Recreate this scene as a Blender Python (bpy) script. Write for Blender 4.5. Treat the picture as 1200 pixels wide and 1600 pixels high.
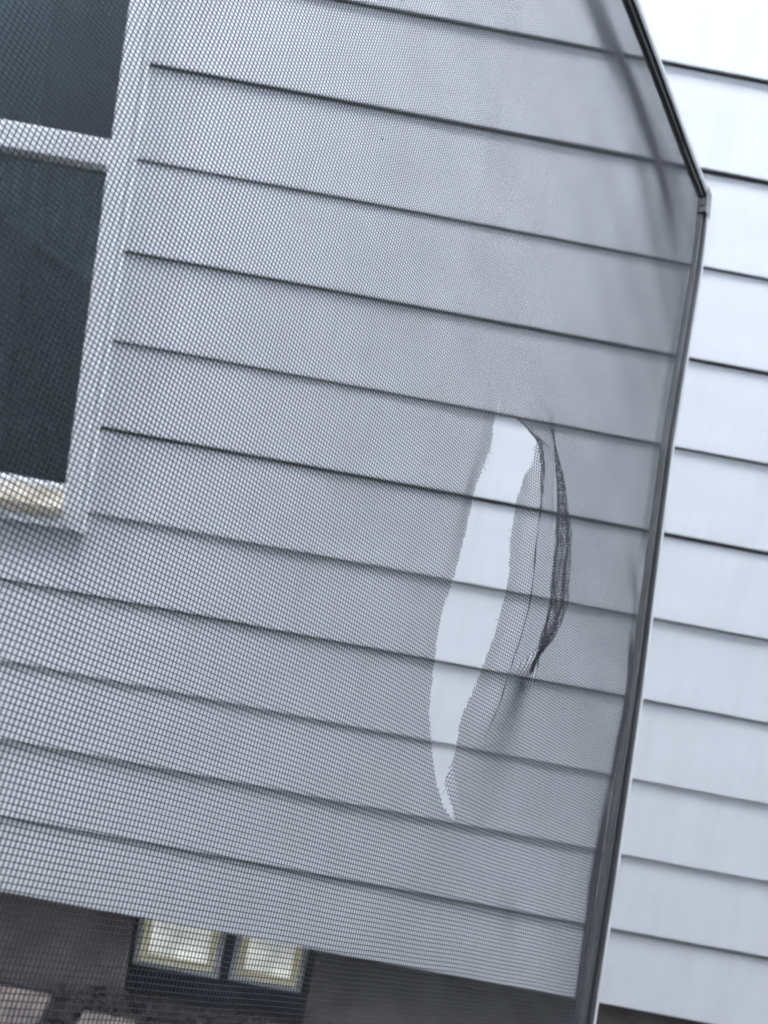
import bpy, math, random
import numpy as np
from mathutils import Vector, Matrix

random.seed(7)
rng = np.random.default_rng(7)
scene = bpy.context.scene
for o in list(bpy.data.objects):
    bpy.data.objects.remove(o)
COL = scene.collection

# ------------------------------------------------------------------ camera
CAM_Z = 1.684
cam_d = bpy.data.cameras.new('camera')
cam = bpy.data.objects.new('camera', cam_d)
COL.objects.link(cam)
# columns: image right, image down, forward (world axes x right, y towards the house, z up)
RIGHT = Vector((0.98251815, 0.02038938, 0.18504692))
DOWN = Vector((0.18605877, -0.14140724, -0.97230969))
FWD = Vector((0.00634218, 0.98974151, -0.1427288))
m = Matrix((RIGHT, -DOWN, -FWD)).transposed().to_4x4()
m.translation = Vector((0, 0, CAM_Z))
cam.matrix_world = m
cam_d.sensor_fit = 'HORIZONTAL'
cam_d.sensor_width = 36.0
cam_d.lens = 36.0 * 1290.0 / 1200.0
cam_d.clip_start = 0.02
cam_d.clip_end = 500
cam_d.dof.use_dof = True
cam_d.dof.focus_distance = 0.31
cam_d.dof.aperture_fstop = 27.0
scene.camera = cam

# ------------------------------------------------------------------ light
SUN_ELEV, SUN_AZ = math.radians(40), math.radians(195)    # behind the viewer's own house: the passage is in open shade
world = bpy.data.worlds.new('World')
scene.world = world
world.use_nodes = True
wn = world.node_tree
for n in list(wn.nodes):
    wn.nodes.remove(n)
sky = wn.nodes.new('ShaderNodeTexSky')
sky.sky_type = 'NISHITA'
sky.sun_disc = False
sky.sun_elevation = SUN_ELEV
sky.sun_rotation = SUN_AZ
sky.air_density = 1.0
sky.dust_density = 2.5
sky.ozone_density = 1.0
bg = wn.nodes.new('ShaderNodeBackground')
bg.inputs['Strength'].default_value = 0.15
wo = wn.nodes.new('ShaderNodeOutputWorld')
haze = wn.nodes.new('ShaderNodeHueSaturation')      # thin white cloud over the blue
haze.inputs['Saturation'].default_value = 0.42
wn.links.new(sky.outputs[0], haze.inputs['Color'])
wn.links.new(haze.outputs[0], bg.inputs[0])
wn.links.new(bg.outputs[0], wo.inputs[0])

sun_d = bpy.data.lights.new('sun', 'SUN')
sun_d.energy = 3.0
sun_d.angle = math.radians(0.53)
sun_d.color = (1.0, 0.95, 0.88)
sun = bpy.data.objects.new('sun', sun_d)
COL.objects.link(sun)
to_sun = Vector((math.sin(SUN_AZ) * math.cos(SUN_ELEV), math.cos(SUN_AZ) * math.cos(SUN_ELEV), math.sin(SUN_ELEV)))
sun.rotation_euler = to_sun.to_track_quat('Z', 'Y').to_euler()
sun.location = to_sun * 30

vs = scene.view_settings
vs.view_transform = 'Standard'
vs.look = 'None'
vs.exposure = 4.92
vs.gamma = 1.0
vs.use_curve_mapping = False
scene.render.film_transparent = False
scene.cycles.pixel_filter_type = 'BLACKMAN_HARRIS'
scene.cycles.filter_width = 2.0
scene.cycles.max_bounces = 8
scene.cycles.diffuse_bounces = 5
scene.cycles.transparent_max_bounces = 12
scene.cycles.caustics_reflective = False
scene.cycles.caustics_refractive = False

# ------------------------------------------------------------------ materials
def mat(name, color, rough=0.6, spec=0.5, var=0.0, scale=6.0, bump=0.0, bump_scale=60.0, color2=None, metallic=0.0, stretch=None):
    """Procedural principled material: base colour broken up by object-space noise, fine relief by a second one."""
    M = bpy.data.materials.new(name)
    M.use_nodes = True
    nt = M.node_tree
    p = nt.nodes['Principled BSDF']
    p.inputs['Roughness'].default_value = rough
    p.inputs['Specular IOR Level'].default_value = spec
    p.inputs['Metallic'].default_value = metallic
    tc = nt.nodes.new('ShaderNodeTexCoord')
    mp = nt.nodes.new('ShaderNodeMapping')
    if stretch:
        mp.inputs['Scale'].default_value = stretch
    nt.links.new(tc.outputs['Object'], mp.inputs['Vector'])
    nz = nt.nodes.new('ShaderNodeTexNoise')
    nz.inputs['Scale'].default_value = scale
    nz.inputs['Detail'].default_value = 6
    nz.inputs['Roughness'].default_value = 0.6
    nt.links.new(mp.outputs[0], nz.inputs['Vector'])
    cr = nt.nodes.new('ShaderNodeValToRGB')
    c = color
    lo = tuple(max(0, x * (1 - var)) for x in c) if color2 is None else color2
    hi = tuple(min(1, x * (1 + var)) for x in c) if color2 is None else c
    cr.color_ramp.elements[0].position = 0.35
    cr.color_ramp.elements[1].position = 0.65
    cr.color_ramp.elements[0].color = (*lo, 1)
    cr.color_ramp.elements[1].color = (*hi, 1)
    nt.links.new(nz.outputs['Fac'], cr.inputs['Fac'])
    nt.links.new(cr.outputs['Color'], p.inputs['Base Color'])
    if bump > 0:
        nb = nt.nodes.new('ShaderNodeTexNoise')
        nb.inputs['Scale'].default_value = bump_scale
        nb.inputs['Detail'].default_value = 5
        nt.links.new(mp.outputs[0], nb.inputs['Vector'])
        bp = nt.nodes.new('ShaderNodeBump')
        bp.inputs['Strength'].default_value = bump
        bp.inputs['Distance'].default_value = 0.004
        nt.links.new(nb.outputs['Fac'], bp.inputs['Height'])
        nt.links.new(bp.outputs['Normal'], p.inputs['Normal'])
    return M

M_SIDING = mat('white_siding', (0.80, 0.80, 0.80), 0.5, 0.35, 0.02, 2.2, 0.08, 30, stretch=(1, 1, 5))
def stain(M, amount, col):
    nt = M.node_tree
    p = nt.nodes['Principled BSDF']
    src = p.inputs['Base Color'].links[0].from_socket
    tc = next(n for n in nt.nodes if n.type == 'TEX_COORD')
    mp = nt.nodes.new('ShaderNodeMapping'); mp.inputs['Scale'].default_value = (9, 9, 1.2)
    nz = nt.nodes.new('ShaderNodeTexNoise'); nz.inputs['Scale'].default_value = 1.6; nz.inputs['Detail'].default_value = 8; nz.inputs['Roughness'].default_value = .7
    cr = nt.nodes.new('ShaderNodeValToRGB'); cr.color_ramp.elements[0].position = .46; cr.color_ramp.elements[1].position = .78
    mu = nt.nodes.new('ShaderNodeMath'); mu.operation = 'MULTIPLY'; mu.inputs[1].default_value = amount
    mx = nt.nodes.new('ShaderNodeMix'); mx.data_type = 'RGBA'; mx.inputs[7].default_value = (*col, 1)
    nt.links.new(tc.outputs['Object'], mp.inputs[0]); nt.links.new(mp.outputs[0], nz.inputs['Vector'])
    nt.links.new(nz.outputs['Fac'], cr.inputs[0]); nt.links.new(cr.outputs[0], mu.inputs[0]); nt.links.new(mu.outputs[0], mx.inputs[0])
    nt.links.new(src, mx.inputs[6]); nt.links.new(mx.outputs[2], p.inputs['Base Color'])
stain(M_SIDING, 0.22, (0.52, 0.50, 0.47))
M_OWN = mat('slate_blue_wall', (0.24, 0.26, 0.28), 0.7, 0.3, 0.08, 5)
M_TRIM = mat('white_trim', (0.80, 0.80, 0.79), 0.45, 0.4, 0.03, 8)
M_SILL = mat('weathered_sill', (0.52, 0.48, 0.40), 0.7, 0.3, 0.0, 14, 0.3, 60, color2=(0.30, 0.26, 0.19), stretch=(1, 1, 3))
M_SHEATH = mat('grey_sheathing', (0.20, 0.19, 0.18), 0.9, 0.2, 0.1)
M_FOUND = mat('foundation_concrete', (0.21, 0.187, 0.168), 0.9, 0.25, 0.0, 9, 0.6, 45, color2=(0.13, 0.117, 0.106))
M_MORTAR = mat('dark_mortar', (0.062, 0.058, 0.058), 0.9, 0.2, 0.2, 20, 0.4)
M_SLAB = mat('path_concrete', (0.19, 0.155, 0.130), 0.9, 0.25, 0.0, 12, 0.5, 70, color2=(0.105, 0.09, 0.08))
M_SOIL = mat('dark_soil', (0.038, 0.032, 0.028), 0.95, 0.2, 0.0, 18, 0.9, 50, color2=(0.018, 0.016, 0.015))
M_LEAF = mat('dead_leaf', (0.046, 0.036, 0.028), 0.8, 0.3, 0.0, 11, 0.2, 60, color2=(0.016, 0.015, 0.016))
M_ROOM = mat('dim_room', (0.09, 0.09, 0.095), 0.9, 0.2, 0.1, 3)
M_REFLECT = mat('grey_green_reflection', (0.40, 0.42, 0.41), 0.9, 0.2, 0.06, 12)
M_LINT = mat('grey_lint', (0.16, 0.15, 0.14), 0.95, 0.1, 0.4, 300)
M_ROOF = mat('roof_shingle', (0.07, 0.068, 0.065), 0.95, 0.2, 0.25, 20, 0.5)
M_THREAD = mat('charcoal_fibreglass', (0.036, 0.036, 0.042), 0.6, 0.25, 0.12, 25)
M_BRONZE = mat('dark_bronze_frame', (0.055, 0.055, 0.052), 0.42, 0.5, 0.15, 40, 0.1, 300)
M_FACE = mat('pale_reflection_face', (0.42, 0.415, 0.40), 0.5, 0.5, 0.12, 60)  # pale colour stands in for the siding reflected at a grazing angle
M_SPLINE = mat('black_spline', (0.028, 0.028, 0.03), 0.6, 0.4, 0.1, 40)
M_KEY = mat('grey_corner_key', (0.12, 0.12, 0.115), 0.5, 0.4, 0.1, 60)
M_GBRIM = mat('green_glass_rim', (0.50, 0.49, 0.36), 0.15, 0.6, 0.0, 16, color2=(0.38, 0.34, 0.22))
M_GBRIM.node_tree.nodes['Principled BSDF'].inputs['Emission Color'].default_value = (0.60, 0.58, 0.42, 1)   # glow added to brighten the rim, no source behind it
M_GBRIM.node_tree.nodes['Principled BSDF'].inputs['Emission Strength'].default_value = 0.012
M_GBEDGE = mat('pale_block_edge', (0.78, 0.78, 0.75), 0.35, 0.5, 0.08, 20)

def glass_mat():
    M = bpy.data.materials.new('window_glass')
    M.use_nodes = True
    nt = M.node_tree
    nt.nodes.remove(nt.nodes['Principled BSDF'])
    out = nt.nodes['Material Output']
    tr = nt.nodes.new('ShaderNodeBsdfTransparent')
    tr.inputs[0].default_value = (0.78, 0.87, 0.87, 1)
    gl = nt.nodes.new('ShaderNodeBsdfGlossy')
    gl.inputs['Roughness'].default_value = 0.015
    gl.inputs['Color'].default_value = (0.88, 0.97, 1.0, 1)
    fr = nt.nodes.new('ShaderNodeFresnel')
    fr.inputs['IOR'].default_value = 1.80      # two panes of a double glazing reflect together
    nz = nt.nodes.new('ShaderNodeTexNoise')
    nz.inputs['Scale'].default_value = 2.0
    bp = nt.nodes.new('ShaderNodeBump')
    bp.inputs['Strength'].default_value = 0.03
    bp.inputs['Distance'].default_value = 0.01
    nt.links.new(nz.outputs['Fac'], bp.inputs['Height'])
    nt.links.new(bp.outputs['Normal'], gl.inputs['Normal'])
    mx = nt.nodes.new('ShaderNodeMixShader')
    nt.links.new(fr.outputs[0], mx.inputs[0])
    nt.links.new(tr.outputs[0], mx.inputs[1])
    nt.links.new(gl.outputs[0], mx.inputs[2])
    nt.links.new(mx.outputs[0], out.inputs['Surface'])
    return M
M_GLASS = glass_mat()

def glow_block_mat():
    """Frosted block face with an added glow; no lamp stands behind it."""
    M = bpy.data.materials.new('glowing_frosted_glass')
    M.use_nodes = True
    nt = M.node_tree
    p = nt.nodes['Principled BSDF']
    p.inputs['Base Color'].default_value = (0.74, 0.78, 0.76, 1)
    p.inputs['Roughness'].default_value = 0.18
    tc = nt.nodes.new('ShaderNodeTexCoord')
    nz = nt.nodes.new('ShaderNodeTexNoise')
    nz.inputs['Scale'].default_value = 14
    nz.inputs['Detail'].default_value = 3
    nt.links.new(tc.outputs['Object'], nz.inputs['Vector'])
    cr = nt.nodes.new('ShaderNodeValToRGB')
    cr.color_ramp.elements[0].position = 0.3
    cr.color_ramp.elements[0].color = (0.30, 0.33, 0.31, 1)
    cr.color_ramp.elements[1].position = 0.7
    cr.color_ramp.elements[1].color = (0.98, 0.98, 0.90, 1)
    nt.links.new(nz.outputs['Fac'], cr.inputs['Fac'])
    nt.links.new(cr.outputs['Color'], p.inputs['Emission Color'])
    p.inputs['Emission Strength'].default_value = 0.032  # added glow makes the face brighter, nothing lights it from behind
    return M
M_GBFACE = glow_block_mat()

# ------------------------------------------------------------------ helpers
class MB:
    def __init__(self):
        self.v, self.f, self.mi = [], [], []
    def box(self, x0, x1, y0, y1, z0, z1, mi=0, b=0.0):
        """Box; b > 0 chamfers the edges of the face that looks towards -y."""
        i = len(self.v)
        if b <= 0:
            self.v += [(x0, y0, z0), (x1, y0, z0), (x1, y1, z0), (x0, y1, z0), (x0, y0, z1), (x1, y0, z1), (x1, y1, z1), (x0, y1, z1)]
            q = [(0, 3, 2, 1), (4, 5, 6, 7), (0, 1, 5, 4), (1, 2, 6, 5), (2, 3, 7, 6), (3, 0, 4, 7)]
        else:
            self.v += [(x0 + b, y0, z0 + b), (x1 - b, y0, z0 + b), (x1 - b, y0, z1 - b), (x0 + b, y0, z1 - b),
                       (x0, y0 + b, z0), (x1, y0 + b, z0), (x1, y0 + b, z1), (x0, y0 + b, z1),
                       (x0, y1, z0), (x1, y1, z0), (x1, y1, z1), (x0, y1, z1)]
            q = [(0, 1, 2, 3), (0, 4, 5, 1), (1, 5, 6, 2), (2, 6, 7, 3), (3, 7, 4, 0),
                 (4, 8, 9, 5), (5, 9, 10, 6), (6, 10, 11, 7), (7, 11, 8, 4), (8, 11, 10, 9)]
        for t in q:
            self.f.append(tuple(i + k for k in t))
            self.mi.append(mi)
        return self
    def mesh(self, name, mats):
        me = bpy.data.meshes.new(name)
        me.from_pydata(self.v, [], self.f)
        for mm in (mats if isinstance(mats, (list, tuple)) else [mats]):
            me.materials.append(mm)
        if any(self.mi):
            me.polygons.foreach_set('material_index', self.mi)
        me.update()
        return me
    def build(self, name, mats, parent=None):
        return link(name, self.mesh(name, mats), parent)

def link(name, me, parent=None):
    o = bpy.data.objects.new(name, me)
    COL.objects.link(o)
    if parent:
        o.parent = parent
    return o

def empty(name, loc=(0, 0, 0), parent=None):
    o = link(name, None, parent)
    o.location = loc
    o.empty_display_size = 0.1
    return o

def tag(o, label=None, cat=None, group=None, kind=None):
    for k, v in (('label', label), ('category', cat), ('group', group), ('kind', kind)):
        if v:
            o[k] = v
    return o

# ------------------------------------------------------------------ ground
D = 1.938                    # outer plane of the sided house, siding sits in front of it
ZB = 0.26                    # lower edge of the siding above the ground
def ground():
    n = 70
    xs = np.r_[-40, -12, np.linspace(-3, 3, n), 12, 40]
    ys = np.r_[-40, -12, np.linspace(-2, D + 0.5, n), 12, 40]
    X, Y = np.meshgrid(xs, ys)
    Z = -0.012 + 0.010 * np.sin(5.1 * X + 1.3) * np.cos(6.3 * Y) + rng.normal(0, 0.004, X.shape)
    v = np.stack([X, Y, Z], -1).reshape(-1, 3)
    w = len(xs)
    f = [(j * w + i, j * w + i + 1, (j + 1) * w + i + 1, (j + 1) * w + i) for j in range(len(ys) - 1) for i in range(w - 1)]
    me = bpy.data.meshes.new('ground')
    me.from_pydata([tuple(p) for p in v], [], f)
    me.materials.append(M_SOIL)
    o = link('ground', me)
    tag(o, kind='structure')
ground()

# ------------------------------------------------------------------ the sided house
EXPO = 0.2032                # exposure of one board
house = empty('house', (0, D, 0))
tag(house, 'white lap-sided house wall with a sash window and a basement glass block window', 'house')
WX0, WX1 = -1.63, -0.695     # window trim, outer edges
WZ0, WZ1 = ZB + 0.965, ZB + 2.74
TOP = ZB + EXPO * 23
XL, XR = -9.0, 9.0

# wall behind the boards (leaves the window opening free); coordinates are local to the house
w = MB()
w.box(XL, WX0 + .03, 0.02, 0.14, ZB - 0.01, TOP)
w.box(WX1 - .03, XR, 0.02, 0.14, ZB - 0.01, TOP)
w.box(WX0 + .03, WX1 - .03, 0.02, 0.14, ZB - 0.01, WZ0 + .03)
w.box(WX0 + .03, WX1 - .03, 0.02, 0.14, WZ1 - .03, TOP)
w.build('wall', M_SHEATH, house)

_board_cache = {}
def board_mesh(L, H=EXPO):
    key = (round(L, 3), round(H, 3))
    if key in _board_cache:
        return _board_cache[key]
    n = max(2, int(L / 0.22))
    T = H - 0.0058
    prof = [(-0.001, T), (-0.0022, H * 0.78), (-0.0056, H * 0.28), (-0.0078, 0.003), (-0.0074, 0.0009), (-0.0066, 0.0), (-0.0046, 0.0004), (-0.0040, 0.0050), (0.014, 0.0060), (0.014, T)]
    v, f = [], []
    k = len(prof)
    for i in range(n + 1):
        x = L * i / n
        wv = 0.0007 * math.sin(x * 2.3 + L) + random.gauss(0, 0.0004)
        wz = 0.0007 * math.sin(x * 1.7 + 2 * L) + random.gauss(0, 0.0003)
        for j, (y, z) in enumerate(prof):
            v.append((x, y + (wv if 1 <= j <= 6 else 0), z + (wz if 2 <= j <= 6 else 0)))
    for i in range(n):
        for j in range(k):
            a, b2 = i * k + j, i * k + (j + 1) % k
            f.append((a, b2, b2 + k, a + k))
    f.append(tuple(range(k)))
    f.append(tuple(reversed(range(n * k, n * k + k))))
    me = bpy.data.meshes.new('siding_board')
    me.from_pydata(v, [], f)
    me.materials.append(M_SIDING)
    _board_cache[key] = me
    return me

for r in range(23):
    z = ZB + r * EXPO
    if z + EXPO > WZ0 + 0.005 and z < WZ1 - 0.005:
        spans = [(XL, WX0 - 0.002), (WX1 + 0.002, XR)]
    else:
        spans = [(XL, XR)]
    if z < WZ0 - 0.02 < z + EXPO:           # the board under the window is cut down to the trim
        o = link('siding_board', board_mesh(WX1 - WX0 + 0.002, WZ0 - z + 0.003), house)
        o.location = (WX0 - 0.001, 0, z)
    joints = [-6.1 + random.uniform(-.5, .5), -2.4 + random.uniform(-.5, .5), 1.7 + random.uniform(-.3, .6), 5.2 + random.uniform(-.5, .5)]
    if r == 4:
        joints = [-6.3, -3.4, -0.262, 3.4, 6.9]      # the one butt joint in view
    for (a, b) in spans:
        cuts = [a] + [q for q in joints if a + .25 < q < b - .25] + [b]
        for p, q in zip(cuts[:-1], cuts[1:]):
            o = link('siding_board', board_mesh(q - p - 0.0012), house)
            o.location = (p + 0.0006, random.gauss(0, 0.0005), z + random.gauss(0, 0.0010))
            o.rotation_euler = (0, random.gauss(0, 0.0004), 0)

# window
win = empty('window', (0, 0, 0), house)
c = MB()
c.box(WX1 - 0.040, WX1, -0.026, 0.03, WZ0, WZ1, b=0.003)
c.box(WX0, WX0 + 0.040, -0.026, 0.03, WZ0, WZ1, b=0.003)
c.box(WX0 + 0.0405, WX1 - 0.0405, -0.026, 0.03, WZ1 - 0.045, WZ1, b=0.003)
c.build('casing', M_TRIM, win)
c = MB()      # outer flange of the trim, thin step beside the boards
c.box(WX1 + 0.0005, WX1 + 0.014, -0.0185, 0.0, WZ0 - 0.004, WZ1 + 0.012, b=0.002)
c.box(WX0 - 0.014, WX0 - 0.0005, -0.0185, 0.0, WZ0 - 0.004, WZ1 + 0.012, b=0.002)
c.box(WX0, WX1, -0.0185, 0.0, WZ1 + 0.0005, WZ1 + 0.012, b=0.002)
c.build('trim_channel', M_TRIM, win)
RZ0, RZ1 = ZB + 1.800, ZB + 1.858   # meeting rail
GX = -0.7415
c = MB()      # upper sash, the outer one
c.box(GX, WX1 - 0.0405, 0.000, 0.032, RZ0, WZ1 - 0.046, b=0.002)
c.box(WX0 + 0.0405, WX0 + (WX1 - GX), 0.000, 0.032, RZ0, WZ1 - 0.046, b=0.002)
c.box(WX0 + (WX1 - GX) + .0005, GX - .0005, 0.000, 0.032, RZ0, RZ1, b=0.003)
c.box(WX0 + (WX1 - GX) + .0005, GX - .0005, 0.000, 0.032, WZ1 - 0.09, WZ1 - 0.046, b=0.003)
c.build('upper_sash', M_TRIM, win)
GX2 = -0.7565
c = MB()      # lower sash, set back
c.box(GX2, WX1 - 0.0295, 0.040, 0.075, WZ0 + 0.03, RZ0 + 0.05, b=0.002)
c.box(WX0 + 0.0295, WX0 + (WX1 - GX2), 0.040, 0.075, WZ0 + 0.03, RZ0 + 0.05, b=0.002)
c.box(WX0 + (WX1 - GX2) + .0005, GX2 - .0005, 0.040, 0.075, WZ0 + 0.03, ZB + 1.056, b=0.004)
c.box(WX0 + (WX1 - GX2) + .0005, GX2 - .0005, 0.040, 0.075, RZ0 - 0.004, RZ0 + 0.05, b=0.003)
c.build('lower_sash', M_TRIM, win)
MB().box(WX0 + 0.06, WX1 - 0.02, 0.014, 0.019, RZ0 + 0.01, WZ1 - 0.06).build('pane', M_GLASS, win)
MB().box(WX0 + 0.05, WX1 - 0.02, 0.054, 0.059, WZ0 + 0.05, RZ0 + 0.04).build('pane', M_GLASS, win)
c = MB()      # sill: sloping top and a nose
zt = ZB + 1.030
i0 = len(c.v)
xa, xb = WX0 + 0.041, WX1 - 0.041
c.v += [(xa, 0.039, zt + 0.012), (xb, 0.039, zt + 0.012), (xb, -0.034, zt - 0.016), (xa, -0.034, zt - 0.016),
        (xa, -0.034, zt - 0.040), (xb, -0.034, zt - 0.040), (xb, 0.039, zt - 0.040), (xa, 0.039, zt - 0.040)]
c.f += [(0, 3, 2, 1), (3, 4, 5, 2), (4, 7, 6, 5), (0, 1, 6, 7), (1, 2, 5, 6), (0, 7, 4, 3)]
c.mi += [0] * 6
c.build('sill', M_SILL, win)
c = MB()
c.box(xa - 0.0005, xb + .0005, -0.030, 0.02, WZ0, zt - 0.0405, b=0.003)
c.build('apron', M_TRIM, win)
c = MB()      # added sheet with slanting edge behind the lower pane, imitates a reflection
nn = 24
for i in range(nn + 1):
    x = -1.10 + 0.36 * i / nn
    yy = 0.125 + 0.004 * math.sin(i * 1.9)
    c.v += [(x, yy, ZB + 1.64 - 0.52 * (x + 0.98)), (x, yy + .002, RZ1)]
for i in range(nn):
    c.f.append((2 * i, 2 * i + 2, 2 * i + 3, 2 * i + 1)); c.mi.append(0)
c.build('reflection_sheet', M_REFLECT, win)
# the dim room behind the panes, open towards them
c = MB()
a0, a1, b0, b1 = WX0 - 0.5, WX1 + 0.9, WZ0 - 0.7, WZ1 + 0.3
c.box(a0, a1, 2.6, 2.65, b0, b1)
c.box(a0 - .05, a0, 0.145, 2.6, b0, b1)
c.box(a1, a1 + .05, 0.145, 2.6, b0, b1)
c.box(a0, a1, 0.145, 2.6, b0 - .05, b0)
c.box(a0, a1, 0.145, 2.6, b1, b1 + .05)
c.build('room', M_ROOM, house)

# foundation with the opening of the glass block window
FY = 0.028
OX0, OX1, OZ0 = -0.436, 0.056, -0.20
c = MB()
c.box(XL, OX0, FY, 0.3, -0.3, ZB - 0.012)
c.box(OX1, XR, FY, 0.3, -0.3, ZB - 0.012)
c.box(OX0, OX1, FY, 0.3, -0.3, OZ0)
c.build('foundation', M_FOUND, house)
gb = empty('glass_block_window', (0, 0, 0), house)
c = MB()
BY = FY + 0.030
BZ0, BZ1 = ZB - 0.188, ZB - 0.012
c.box(OX0, OX1, BY + 0.012, 0.29, OZ0, BZ0 - 0.0005)                # sill bed
c.box(OX0, -0.4225, BY + 0.008, 0.29, BZ0, BZ1)
c.box(-0.1895, -0.1635, BY + 0.006, 0.29, BZ0, BZ1)
c.box(0.0335, OX1, BY + 0.008, 0.29, BZ0, BZ1)
c.build('mortar', M_MORTAR, gb)

def block_mesh(wd, ht):
    """Hollow glass block: pale pressed edge, green rim sloping in, frosted glowing face set slightly back and bowed."""
    v, f, mi = [], [], []
    def ring(i, y):
        i = min(i, wd / 2 - .001)
        return [(i, y, i), (wd - i, y, i), (wd - i, y, ht - i), (i, y, ht - i)]
    rings = [ring(0.0, 0.06), ring(0.0, 0.003), ring(0.003, 0.0), ring(0.017, 0.0), ring(0.020, 0.004), ring(0.031, 0.008), ring(0.036, 0.007)]
    for r_ in rings:
        v += r_
    mats = [0, 0, 0, 1, 1, 1]
    for k in range(len(rings) - 1):
        for j in range(4):
            a, b = k * 4 + j, k * 4 + (j + 1) % 4
            f.append((a, b, b + 4, a + 4))
            mi.append(mats[k])
    n = 6
    base = len(v)
    i = 0.036
    for jj in range(n + 1):
        for ii in range(n + 1):
            s, t = ii / n, jj / n
            bow = 0.004 * (1 - (2 * s - 1) ** 2) * (1 - (2 * t - 1) ** 2) + random.gauss(0, .0003)
            v.append((i + s * (wd - 2 * i), 0.007 - bow, i + t * (ht - 2 * i)))
    for jj in range(n):
        for ii in range(n):
            a = base + jj * (n + 1) + ii
            f.append((a, a + 1, a + n + 2, a + n + 1))
            mi.append(2)
    me = bpy.data.meshes.new('glass_block')
    me.from_pydata(v, [], f)
    for mm in (M_GBEDGE, M_GBRIM, M_GBFACE):
        me.materials.append(mm)
    me.polygons.foreach_set('material_index', mi)
    return me
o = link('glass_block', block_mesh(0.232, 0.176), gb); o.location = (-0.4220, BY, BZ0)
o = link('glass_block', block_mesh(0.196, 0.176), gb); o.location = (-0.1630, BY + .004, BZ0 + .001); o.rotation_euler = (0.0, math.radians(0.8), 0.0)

# eave and roof, above the picture
c = MB()
c.box(XL - .2, XR + .2, -0.30, 0.30, TOP + 0.012, TOP + 0.06)
c.box(XL - .2, XR + .2, -0.325, -0.301, TOP - 0.06, TOP + 0.12)
c.build('eave', M_TRIM, house)
c = MB()
i0 = len(c.v)
c.v += [(XL - .3, -0.36, TOP + .125), (XR + .3, -0.36, TOP + .125), (XR + .3, 4.2, TOP + 2.3), (XL - .3, 4.2, TOP + 2.3),
        (XL - .3, -0.36, TOP + .165), (XR + .3, -0.36, TOP + .165), (XR + .3, 4.2, TOP + 2.34), (XL - .3, 4.2, TOP + 2.34)]
c.f += [(0, 3, 2, 1), (4, 5, 6, 7), (0, 1, 5, 4), (1, 2, 6, 5), (2, 3, 7, 6), (3, 0, 4, 7)]
c.mi += [0] * 6
c.build('roof', M_ROOF, house)

# ------------------------------------------------------------------ paving slabs and litter at the foot of the wall
def slab(x0, x1, y0, y1, z1, label, rz=0.0):
    n = 8
    mb = MB()
    cx, cy = (x0 + x1) / 2, (y0 + y1) / 2
    mb.box(x0 - cx, x1 - cx, y0 - cy, y1 - cy, -0.055, 0.0)
    me = mb.mesh('paving_slab', M_SLAB)
    o = link('paving_slab', me)
    bv = o.modifiers.new('bevel', 'BEVEL'); bv.width = 0.006; bv.segments = 2
    o.location = (cx, cy, z1)
    o.rotation_euler = (random.gauss(0, .006), random.gauss(0, .006), rz)
    return tag(o, label, 'paving slab', 'paving slabs along the foot of the wall')
slab(-1.35, -0.588, D - 0.62, D - 0.045, 0.034, 'large pale concrete slab left of the basement window in the bottom left corner', 0.01)
slab(-0.505, -0.368, D - 0.60, D - 0.070, 0.026, 'narrow brownish concrete slab just below the left glass block', -0.03)

def litter():
    v, f = [], []
    spots = [(random.uniform(-0.60, 0.12), D - 0.0 - abs(random.gauss(0, 0.16)) + 0.02) for _ in range(420)]
    for (x, y) in spots:
        s = random.uniform(0.010, 0.026)
        a = random.uniform(0, math.tau)
        z = random.uniform(0.002, 0.022)
        t1, t2 = random.gauss(0, .45), random.gauss(0, .45)
        pts = [(-1, 0, .15), (-.35, -.5, 0), (.35, -.42, 0), (1, 0, .22), (.35, .45, .05), (-.35, .5, .03), (0, 0, -.12)]
        i = len(v)
        R = Matrix.Rotation(a, 3, 'Z') @ Matrix.Rotation(t1, 3, 'X') @ Matrix.Rotation(t2, 3, 'Y')
        for p in pts:
            q = R @ Vector(p) * s
            v.append((x + q.x, min(y + q.y, D + .02), max(z + q.z, -0.01)))
        for k in range(6):
            f.append((i + 6, i + k, i + (k + 1) % 6))
    me = bpy.data.meshes.new('leaf_litter')
    me.from_pydata(v, [], f)
    me.materials.append(M_LEAF)
    o = link('leaf_litter', me)
    tag(o, 'dark dead leaves lying on the soil below the basement window', 'leaves', kind='stuff')
litter()

# ------------------------------------------------------------------ the viewer's own house, behind the camera
OY = -0.22
own = empty('house', (0, OY, 0))
tag(own, 'pale house wall on the near side of the passage, holding the open window', 'house')
OH = 6.2
c = MB()
c.box(-9, -0.75, -0.16, 0, 0, OH)
c.box(0.55, 9, -0.16, 0, 0, OH)
c.box(-0.75, 0.55, -0.16, 0, 0, 0.85)
c.box(-0.75, 0.55, -0.16, 0, 2.55, OH)
c.build('wall', M_OWN, own)
c = MB()
c.box(-0.75, -0.70, -0.10, 0.012, 0.85, 2.55); c.box(0.50, 0.55, -0.10, 0.012, 0.85, 2.55)
c.box(-0.6995, 0.4995, -0.10, 0.012, 0.85, 0.90); c.box(-0.6995, 0.4995, -0.10, 0.012, 2.50, 2.55)
c.build('window_frame', M_TRIM, own)
c = MB()
c.box(-2, 2, -3.2, -3.15, 0.3, 3.0)
c.box(-2.05, -2, -3.15, -0.17, 0.3, 3.0); c.box(2, 2.05, -3.15, -0.17, 0.3, 3.0)
c.box(-2, 2, -3.15, -0.17, 0.25, 0.3); c.box(-2, 2, -3.15, -0.17, 3.0, 3.05)
c.build('room', M_ROOM, own)
c = MB()
c.box(-9.2, 9.2, -5, 0.35, OH + .003, OH + 0.12)
c.build('roof', M_ROOF, own)

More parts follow.
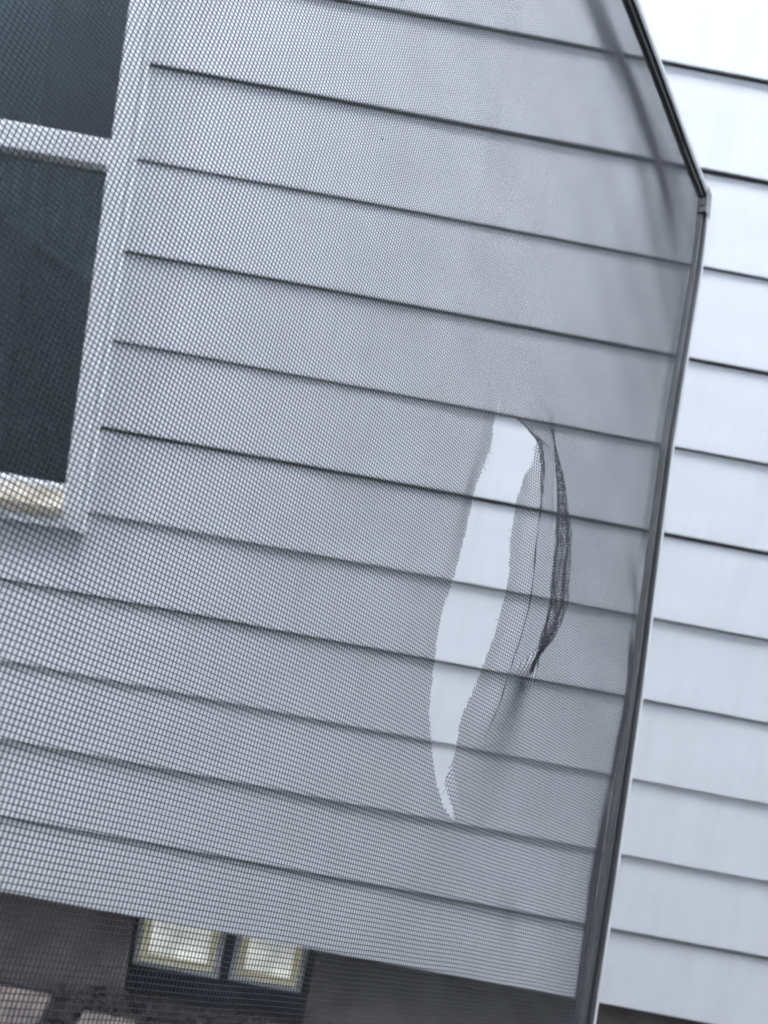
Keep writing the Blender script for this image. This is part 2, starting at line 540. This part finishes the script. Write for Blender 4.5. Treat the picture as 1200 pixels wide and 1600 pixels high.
# ------------------------------------------------------------------ the torn insect screen
# Frame of the screen in metres: corner C, A along the weft (towards the corner), B along the warp (down), N away from the viewer.
A = np.array([0.64573279, 0.6255598, -0.43784026])
B = np.array([-0.03633557, -0.47181967, -0.88094604])
N = np.array([-0.75937748, 0.58608577, -0.2825762])
C0 = np.array([0.22042552, 0.72358696, 0.20579537 + CAM_Z])
PU, PV = 1.39, 1.57          # thread pitch, mm
RAD = 0.166                  # thread radius, mm
RAD_WARP = 0.180             # warp, thinner

def interp(x, xs, ys):
    return np.interp(x, xs, ys)
def sstep(t):
    t = np.clip(t, 0, 1)
    return t * t * (3 - 2 * t)

# inner edge of the bowed stile, u(v)
FR_V = np.array([-5, 14, 36, 60, 93, 168, 252, 345, 430, 542, 612, 700, 820, 960.])
FR_U = np.array([-15, -15.5, -15.5, -16, -18.8, -29.0, -40.5, -46, -50.4, -61.9, -70.8, -78, -84, -88.])
# inner edge of the bowed top rail, v(u)
RL_U = np.array([-640, -400, -300, -190, -146, -99, -52, -17, 0.])
RL_V = np.array([-6, -4, -2, 1.5, 4.2, 8.4, 13.2, 14.8, 15.])
def frame_u(v):
    return interp(v, FR_V, FR_U)

# the tear: left lip and the edge of the flap, (u, v) in mm
LIP = [(-249.7, 360.3), (-248.1, 375.8), (-253.0, 401.6), (-255.1, 421.8), (-259.8, 445.1), (-262.2, 463.4), (-261.0, 482.4), (-257.8, 502.8), (-250.5, 516.6), (-241.5, 530.0), (-233.7, 536.1), (-224.6, 539.4)]
FLAP = [(-225.5, 536.5), (-231.8, 532.0), (-236.2, 527.5), (-237.6, 523.0), (-238.2, 515.0), (-242.0, 500.4), (-236.6, 482.0), (-232.3, 466.2), (-231.1, 447.9), (-231.4, 432.8), (-233.9, 421.5), (-234.8, 409.2), (-234.4, 396.0), (-230.3, 382.1), (-223.8, 371.9), (-223.2, 362.8), (-224.1253620641488, 351.8284824394275), (-235.1, 352.9), (-242.3, 355.2), (-248.8, 358.4)]
HOLE = np.array(LIP + FLAP)
INNER = np.array([(-246, 354.0), (-238, 350.5), (-226, 351.5), (-217.5, 357.5), (-214.0, 368.4), (-214.5, 387.5), (-213.8, 409.3), (-212.2, 434.3), (-212.8, 456.3), (-215.1, 475.3), (-216, 489.0), (-219, 504)])
INNER_H = np.array([0.0, 1.2, 2.4, 3.4, 3.4, 2.2, 1.5, 1.5, 1.5, 1.2, .8, 0.0])
UA_V = np.array([300, 346, 365, 390, 407, 424, 442, 457, 480, 520.])
UA_U = np.array([-196, -186, -177, -172, -171, -169.5, -170.5, -171.5, -173, -178.])
H_V = np.array([325, 336, 346, 358, 372, 390, 424, 442, 457, 470, 486, 505, 525, 545.])
H_H = np.array([0, 1.6, 4.5, 7.5, 9.5, 12.5, 14.0, 13.0, 10.5, 8.8, 7.4, 5.0, 2.2, 0.])
LR_V = np.array([325, 346, 365, 425, 436, 446, 458, 470, 500, 545.])
LR_L = np.array([14, 10, 9.5, 10, 12, 17, 27, 40, 50, 52.])
UM_V = np.array([340, 352, 360, 380, 440, 480, 510, 530, 545.])      # middle of the slit
UM_U = np.array([-243, -245, -244, -243, -248, -250, -243, -235, -224.])
FD_V = np.array([325, 350, 358, 366, 520, 532, 541])
FD_L = np.array([70, 50, 22, 3, 3, 12, 40.])
LE = np.array(sorted([(v, u) for (u, v) in LIP]))

def in_poly(u, v, poly):
    inside = np.zeros(u.shape, bool)
    j = len(poly) - 1
    for i in range(len(poly)):
        xi, yi = poly[i]; xj, yj = poly[j]
        if yi != yj:
            cnd = ((yi > v) != (yj > v)) & (u < (xj - xi) * (v - yi) / (yj - yi) + xi)
            inside ^= cnd
        j = i
    return inside

def poly_dist(u, v, P, Hs):
    """Signed distance to an open polyline (positive on the side of smaller u / the hole) and the height carried by its nearest point."""
    best = np.full(u.shape, 1e9); sgn = np.ones(u.shape); h = np.zeros(u.shape)
    for k in range(len(P) - 1):
        a, b = P[k], P[k + 1]
        d = b - a
        L2 = d @ d
        t = np.clip(((u - a[0]) * d[0] + (v - a[1]) * d[1]) / L2, 0, 1)
        du, dv = u - (a[0] + t * d[0]), v - (a[1] + t * d[1])
        dist = np.hypot(du, dv)
        cr = d[0] * dv - d[1] * du
        upd = dist < best
        best = np.where(upd, dist, best)
        sgn = np.where(upd, np.sign(cr), sgn)
        h = np.where(upd, Hs[k] + t * (Hs[k + 1] - Hs[k]), h)
    return best * sgn, h

_ph = rng.uniform(0, 6.28, 12)
DENTS = [(rng.uniform(-460, -60), rng.uniform(90, 620), rng.uniform(7, 22), rng.normal(0, 0.9)) for _ in range(26)]
def height(u, v):
    """Bulge of the cloth towards the viewer, mm."""
    w = np.zeros(u.shape)
    # long slack ridge below the top rail
    k = sstep((v - 30) / 68) * (1 - sstep((v - 95) / 220))
    w += 9.0 * k * sstep((-u - 25) / 150) * (1 - sstep((-u - 215) / 120))
    # slack beside the stile
    d = frame_u(v) - u
    hf = interp(v, [-10, 60, 200, 395, 425, 455, 500, 560, 620, 720, 960], [0, .6, 1.2, 1.4, 4.0, 2.2, 2.6, 8.5, 12.0, 10, 6])
    rp = interp(v, [480, 545, 700], [20, 38, 40])
    w += hf * sstep(d / rp) * (1 - sstep((d - rp) / 110))
    # general unevenness of loose cloth
    amp = np.clip(d / 60, 0, 1) * np.clip(v / 60, 0, 1)
    w += amp * (0.55 * np.sin(u * .031 + v * .012 + _ph[0]) + 0.4 * np.sin(u * .017 - v * .035 + _ph[1]) + 0.22 * np.sin(u * .083 + v * .04 + _ph[2]) + .16 * np.sin(v * .11 - u * .05 + _ph[3]))
    for (cu, cv, sz, hgt) in DENTS:
        w += hgt * np.exp(-((u - cu) ** 2 + (v - cv) ** 2) / sz ** 2)
    near = (u > -300) & (u < -120) & (v > 300) & (v < 560)
    if near.any():
        un, vn = u[near], v[near]
        wn_ = np.zeros(un.shape)
        ua = interp(vn, UA_V, UA_U); h = interp(vn, H_V, H_H)
        Lr = interp(vn, LR_V, LR_L); um = interp(vn, UM_V, UM_U); fd = interp(vn, FD_V, FD_L)
        x = ua - un
        gate = sstep((un - um + 1.0) / fd)
        wn_ += h * sstep(x / Lr) * (1 - 0.30 * np.clip((x - Lr) / 55, 0, 1.2)) * gate
        dd, hh = poly_dist(un, vn, INNER, INNER_H)
        wn_ += hh * sstep((dd + 1.2) / 2.4) * (1 - sstep((dd - 1.2) / 12.0)) * gate
        # the fold itself is crumpled, several layers deep
        cb = np.clip(x / 2, 0, 1) * np.clip((Lr + 1.5 - x) / 2, 0, 1) * sstep((h - 5.5) / 4) * np.clip((470 - vn) / 25, 0, 1)
        wn_ += cb * 1.5 * np.sin(x * 1.5 - 1.0)
        # fine creases that run out of the pulled corner
        cr = np.exp(-((vn - 378) / 30) ** 2) * np.clip((x - 10) / 10, 0, 1) * np.clip((-205 - un) / -20, 0, 1) * gate
        wn_ += cr * 0.4 * (np.sin(un * 1.15 + vn * .07) + .6 * np.sin(un * .67 - vn * .05 + 1))
        # lip on the left of the tear droops outwards
        ul = interp(vn, LE[:, 0], LE[:, 1])
        dl = ul - un
        lip = interp(vn, [345, 375, 398, 425, 460, 540], [0, 1.2, 2.4, 1.4, .5, 0])
        wn_ += np.where(dl > -1, -lip * (1 - sstep(dl / 12)), 0)
        w[near] += wn_
    return w

def jitter(u, v):
    du = 0.22 * np.sin(u * .021 + v * .033 + _ph[4]) + 0.12 * np.sin(v * .12 + u * .03 + _ph[5])
    dv = 0.25 * np.sin(v * .019 + u * .027 + _ph[6]) + 0.12 * np.sin(u * .11 - v * .02 + _ph[7])
    return du, dv

def surf(u, v, lift=0.0):
    du, dv = jitter(u, v)
    wv = height(u, v) + lift
    return C0 + ((u + du)[:, None] * A + (v + dv)[:, None] * B - wv[:, None] * N) * 1e-3

class Threads:
    def __init__(self):
        self.V, self.Fa, self.n = [], [], 0
    def add(self, P, r):
        """Three-sided prism along the polyline P (metres), radius r (mm, scalar or per point)."""
        if len(P) < 2:
            return
        T = np.gradient(P, axis=0)
        T /= np.linalg.norm(T, axis=1)[:, None] + 1e-12
        e1 = N - (T @ N)[:, None] * T
        e1 /= np.linalg.norm(e1, axis=1)[:, None] + 1e-12
        e2 = np.cross(T, e1)
        r = np.broadcast_to(np.asarray(r, float), (len(P),))[:, None] * 1e-3
        ring = []
        for k in range(3):
            a = math.tau * k / 3 + .5
            ring.append(P + r * (math.cos(a) * e1 + math.sin(a) * e2))
        V = np.stack(ring, 1).reshape(-1, 3)
        m_ = len(P)
        i = np.arange(m_ - 1)[:, None] * 3 + np.arange(3)[None]
        j = np.arange(m_ - 1)[:, None] * 3 + (np.arange(3)[None] + 1) % 3
        F = np.stack([i, j, j + 3, i + 3], -1).reshape(-1, 4) + self.n
        self.V.append(V); self.Fa.append(F); self.n += len(V)
    def build(self, name, material, parent):
        V = np.concatenate(self.V); F = np.concatenate(self.Fa)
        V = V - np.array(parent.location)
        me = bpy.data.meshes.new(name)
        me.vertices.add(len(V)); me.vertices.foreach_set('co', V.ravel())
        me.loops.add(F.size); me.loops.foreach_set('vertex_index', F.ravel().astype(np.int32))
        me.polygons.add(len(F))
        me.polygons.foreach_set('loop_start', (np.arange(len(F)) * 4).astype(np.int32))
        me.polygons.foreach_set('loop_total', np.full(len(F), 4, np.int32))
        me.polygons.foreach_set('use_smooth', np.ones(len(F), bool))
        me.materials.append(material)
        me.update(calc_edges=True)
        return link(name, me, parent)

screen = empty('window_screen', tuple(C0))
tag(screen, 'torn charcoal insect screen in a bent dark frame with a ragged hole and curled flap', 'window screen')

U_MIN, V_MAX = -625.0, 940.0
cloth, flap, fray = Threads(), Threads(), Threads()

def is_flap(u, v):
    return (v > 349) & (v < 524) & (u < interp(v, UA_V, UA_U) - 1) & (u > interp(v, LE[:, 0], LE[:, 1]) + 3)

def emit(u, v, along_u):
    """One thread: break it at the tear, share it out between the main cloth and the flap."""
    hole = in_poly(u, v, HOLE) | (v < interp(u, RL_U, RL_V) + .3)
    P = surf(u, v, 0.05 if along_u else -0.05)
    fl = is_flap(u, v)
    i = 0
    n = len(u)
    while i < n:
        if hole[i]:
            i += 1; continue
        j = i
        while j + 1 < n and not hole[j + 1] and fl[j + 1] == fl[i]:
            j += 1
        k = j + 1
        if j + 1 < n and not hole[j + 1]:
            k = j + 2                       # share the sample at the seam between cloth and flap
        (flap if fl[i] else cloth).add(P[i:k], RAD if along_u else RAD_WARP)
        # frayed ends at the tear
        for (e, s) in ((j, 1), (i, -1)):
            q = e + s
            if 0 <= q < n and hole[q] and v[e] > 300 and random.random() < 0.38:
                L = random.choice((0.4, 0.7, 1.2, 2.2)) * random.uniform(.5, 1.2) * (2.2 if v[e] < 392 and random.random() < .5 else 1)
                t = np.linspace(0, 1, 5)
                d0 = P[e] - P[max(0, min(n - 1, e - s))]
                d0 = d0 / (np.linalg.norm(d0) + 1e-9)
                bend = (random.gauss(0, .5) * A + random.gauss(0, .5) * B - random.gauss(0.1, .5) * N)
                Q = P[e] + (t[:, None] * d0 + (t ** 2)[:, None] * bend * .6) * L * 1e-3
                fray.add(Q, RAD * .8 * (1 - .5 * t))
        i = j + 1

def dense(a0, a1, ranges, coarse):
    cuts = [a0]
    x = a0
    while x < a1:
        step = coarse
        for (r0, r1, s) in ranges:
            if r0 <= x < r1:
                step = s
        x += step
        cuts.append(min(x, a1))
    return np.array(cuts)

nv = int(V_MAX / PV)
for j in range(-3, nv):
    v0 = j * PV
    uf = float(frame_u(v0)) + 0.8
    near = 318 < v0 < 552
    us = dense(U_MIN, uf, [(-285, -216, 1.0), (-216, -165, 0.5), (-165, -135, 1.0)] + [(uf - 30, uf, 3)] if near else [(uf - 30, uf, 3)], 6.0)
    emit(us, np.full(us.shape, v0), True)
nu = int(-U_MIN / PU)
for i in range(12, nu):
    u0 = -i * PU
    near = -285 < u0 < -135
    vs_ = dense(-6.0, V_MAX, [(318, 552, 1.0), (36, 120, 3.0)] if near else [(36, 120, 3.0)], 6.0)
    if u0 > -90:
        vs_ = vs_[u0 < frame_u(vs_) + .5]
    if len(vs_) > 2:
        emit(np.full(vs_.shape, u0), vs_, False)
o = cloth.build('mesh_cloth', M_THREAD, screen); o['kind'] = 'stuff'
o = flap.build('torn_flap', M_THREAD, screen); o['kind'] = 'stuff'; o['label'] = 'curled grey flap of torn mesh'
o = fray.build('frayed_threads', M_THREAD, screen); o['kind'] = 'stuff'

# lint and dust caught in the cells
lv, lf = [], []
for _ in range(18):
    u0, v0 = random.uniform(-470, -60), random.uniform(20, 620)
    if bool(in_poly(np.array([u0]), np.array([v0]), HOLE * 1.0)[0]) or -275 < u0 < -160 and 330 < v0 < 545:
        continue
    p = surf(np.array([u0]), np.array([v0]))[0]
    sz = random.choice((.3, .4, .5)) * 1e-3
    i0 = len(lv)
    for d_ in ((1, 0, 0), (-1, 0, 0), (0, 1, 0), (0, -1, 0), (0, 0, 1), (0, 0, -1)):
        q = p + (A * d_[0] * random.uniform(.5, 1.3) + B * d_[1] * random.uniform(.5, 1.3) - N * d_[2] * .4) * sz
        lv.append(tuple(q - C0))
    lf += [tuple(i0 + k for k in t) for t in ((0, 2, 4), (2, 1, 4), (1, 3, 4), (3, 0, 4), (2, 0, 5), (1, 2, 5), (3, 1, 5), (0, 3, 5))]
me = bpy.data.meshes.new('lint'); me.from_pydata(lv, [], lf); me.materials.append(M_LINT)
o = link('lint', me, screen); o['kind'] = 'stuff'

# rolled frame: profile in (inward, towards viewer) mm
def sweep(name, path_uv, inward, prof, mats, mi, parent, lift=0.0):
    """Extrude a closed profile (x outward in the plane of the screen, y towards the viewer) along a path in the plane."""
    P = np.array([C0 + (u * A + v * B) * 1e-3 for (u, v) in path_uv])
    k = len(prof)
    v, f, m_ = [], [], []
    for p, od in zip(P, inward):
        for (x, y) in prof:
            v.append(tuple(p + (od * x - N * (y + lift)) * 1e-3 - C0))
    for i in range(len(P) - 1):
        for j in range(k):
            a, b = i * k + j, i * k + (j + 1) % k
            f.append((a, b, b + k, a + k)); m_.append(mi[j])
    f.append(tuple(range(k))); m_.append(0)
    f.append(tuple(reversed(range((len(P) - 1) * k, len(P) * k)))); m_.append(0)
    me = bpy.data.meshes.new(name)
    me.from_pydata(v, [], f)
    for mm in mats:
        me.materials.append(mm)
    me.polygons.foreach_set('material_index', m_)
    me.update()
    return link(name, me, parent)

B0 = np.cross(N, A); B0 /= np.linalg.norm(B0)
if B0 @ B < 0:
    B0 = -B0
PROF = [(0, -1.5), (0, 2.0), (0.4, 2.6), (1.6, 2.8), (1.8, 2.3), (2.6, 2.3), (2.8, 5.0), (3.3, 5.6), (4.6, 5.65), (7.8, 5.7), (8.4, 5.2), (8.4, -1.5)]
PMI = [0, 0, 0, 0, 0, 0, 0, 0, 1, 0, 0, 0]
vs_path = np.r_[13.0, 24, 36, 50, 72, 93, 120, 150, 200, 257, 300, 345, 390, 430, 490, 542, 612, 700, 820, 955]
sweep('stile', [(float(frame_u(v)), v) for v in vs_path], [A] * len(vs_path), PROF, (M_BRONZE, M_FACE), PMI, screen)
us_path = np.r_[-640, -400, -300, -240, -190, -160, -130, -99, -75, -52, -35, -17.0, -12.0]
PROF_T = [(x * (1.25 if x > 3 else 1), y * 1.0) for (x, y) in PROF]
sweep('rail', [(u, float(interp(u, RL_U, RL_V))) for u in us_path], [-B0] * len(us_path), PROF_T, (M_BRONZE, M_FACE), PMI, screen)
# far stile and lower rail, out of the picture
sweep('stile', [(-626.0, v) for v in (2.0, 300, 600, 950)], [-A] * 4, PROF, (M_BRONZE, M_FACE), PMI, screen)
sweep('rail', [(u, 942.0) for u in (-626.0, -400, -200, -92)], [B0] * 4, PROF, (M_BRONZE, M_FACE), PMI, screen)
# rubber spline in its groove
SP = [(2.1 + .9 * math.cos(t), 2.6 + .9 * math.sin(t)) for t in np.linspace(0, math.tau, 7)[:-1]]
vv = np.r_[78, 110, 150, 200, 257, 300, 345, 390, 430, 490, 542, 612, 700, 820, 940]
sweep('spline', [(float(frame_u(v)) + .25 * math.sin(v * .05), v) for v in vv], [A] * len(vv), SP, (M_SPLINE,), [0] * 6, screen)
sweep('spline', [(u, float(interp(u, RL_U, RL_V)) + .25 * math.sin(u * .06)) for u in np.linspace(-620, -22, 40)], [-B0] * 40, SP, (M_SPLINE,), [0] * 6, screen)
# corner key with its little plate
def uvn_box(name, u0, u1, v0, v1, w0, w1, material):
    pts = [(u0, v0, w0), (u1, v0, w0), (u1, v1, w0), (u0, v1, w0), (u0, v0, w1), (u1, v0, w1), (u1, v1, w1), (u0, v1, w1)]
    me = bpy.data.meshes.new(name)
    me.from_pydata([tuple((A * a + B * b - N * c_) * 1e-3) for (a, b, c_) in pts], [], [(0, 3, 2, 1), (4, 5, 6, 7), (0, 1, 5, 4), (1, 2, 6, 5), (2, 3, 7, 6), (3, 0, 4, 7)])
    me.materials.append(material)
    o_ = link(name, me, screen)
    bv = o_.modifiers.new('bevel', 'BEVEL'); bv.width = 0.0006; bv.segments = 2
    return o_
uvn_box('corner_key', -16.6, -5.6, 4.0, 30.0, -1.6, 6.0, M_KEY)
uvn_box('corner_plate', -17.8, -16.2, 17.0, 24.0, 1.0, 4.2, M_KEY)
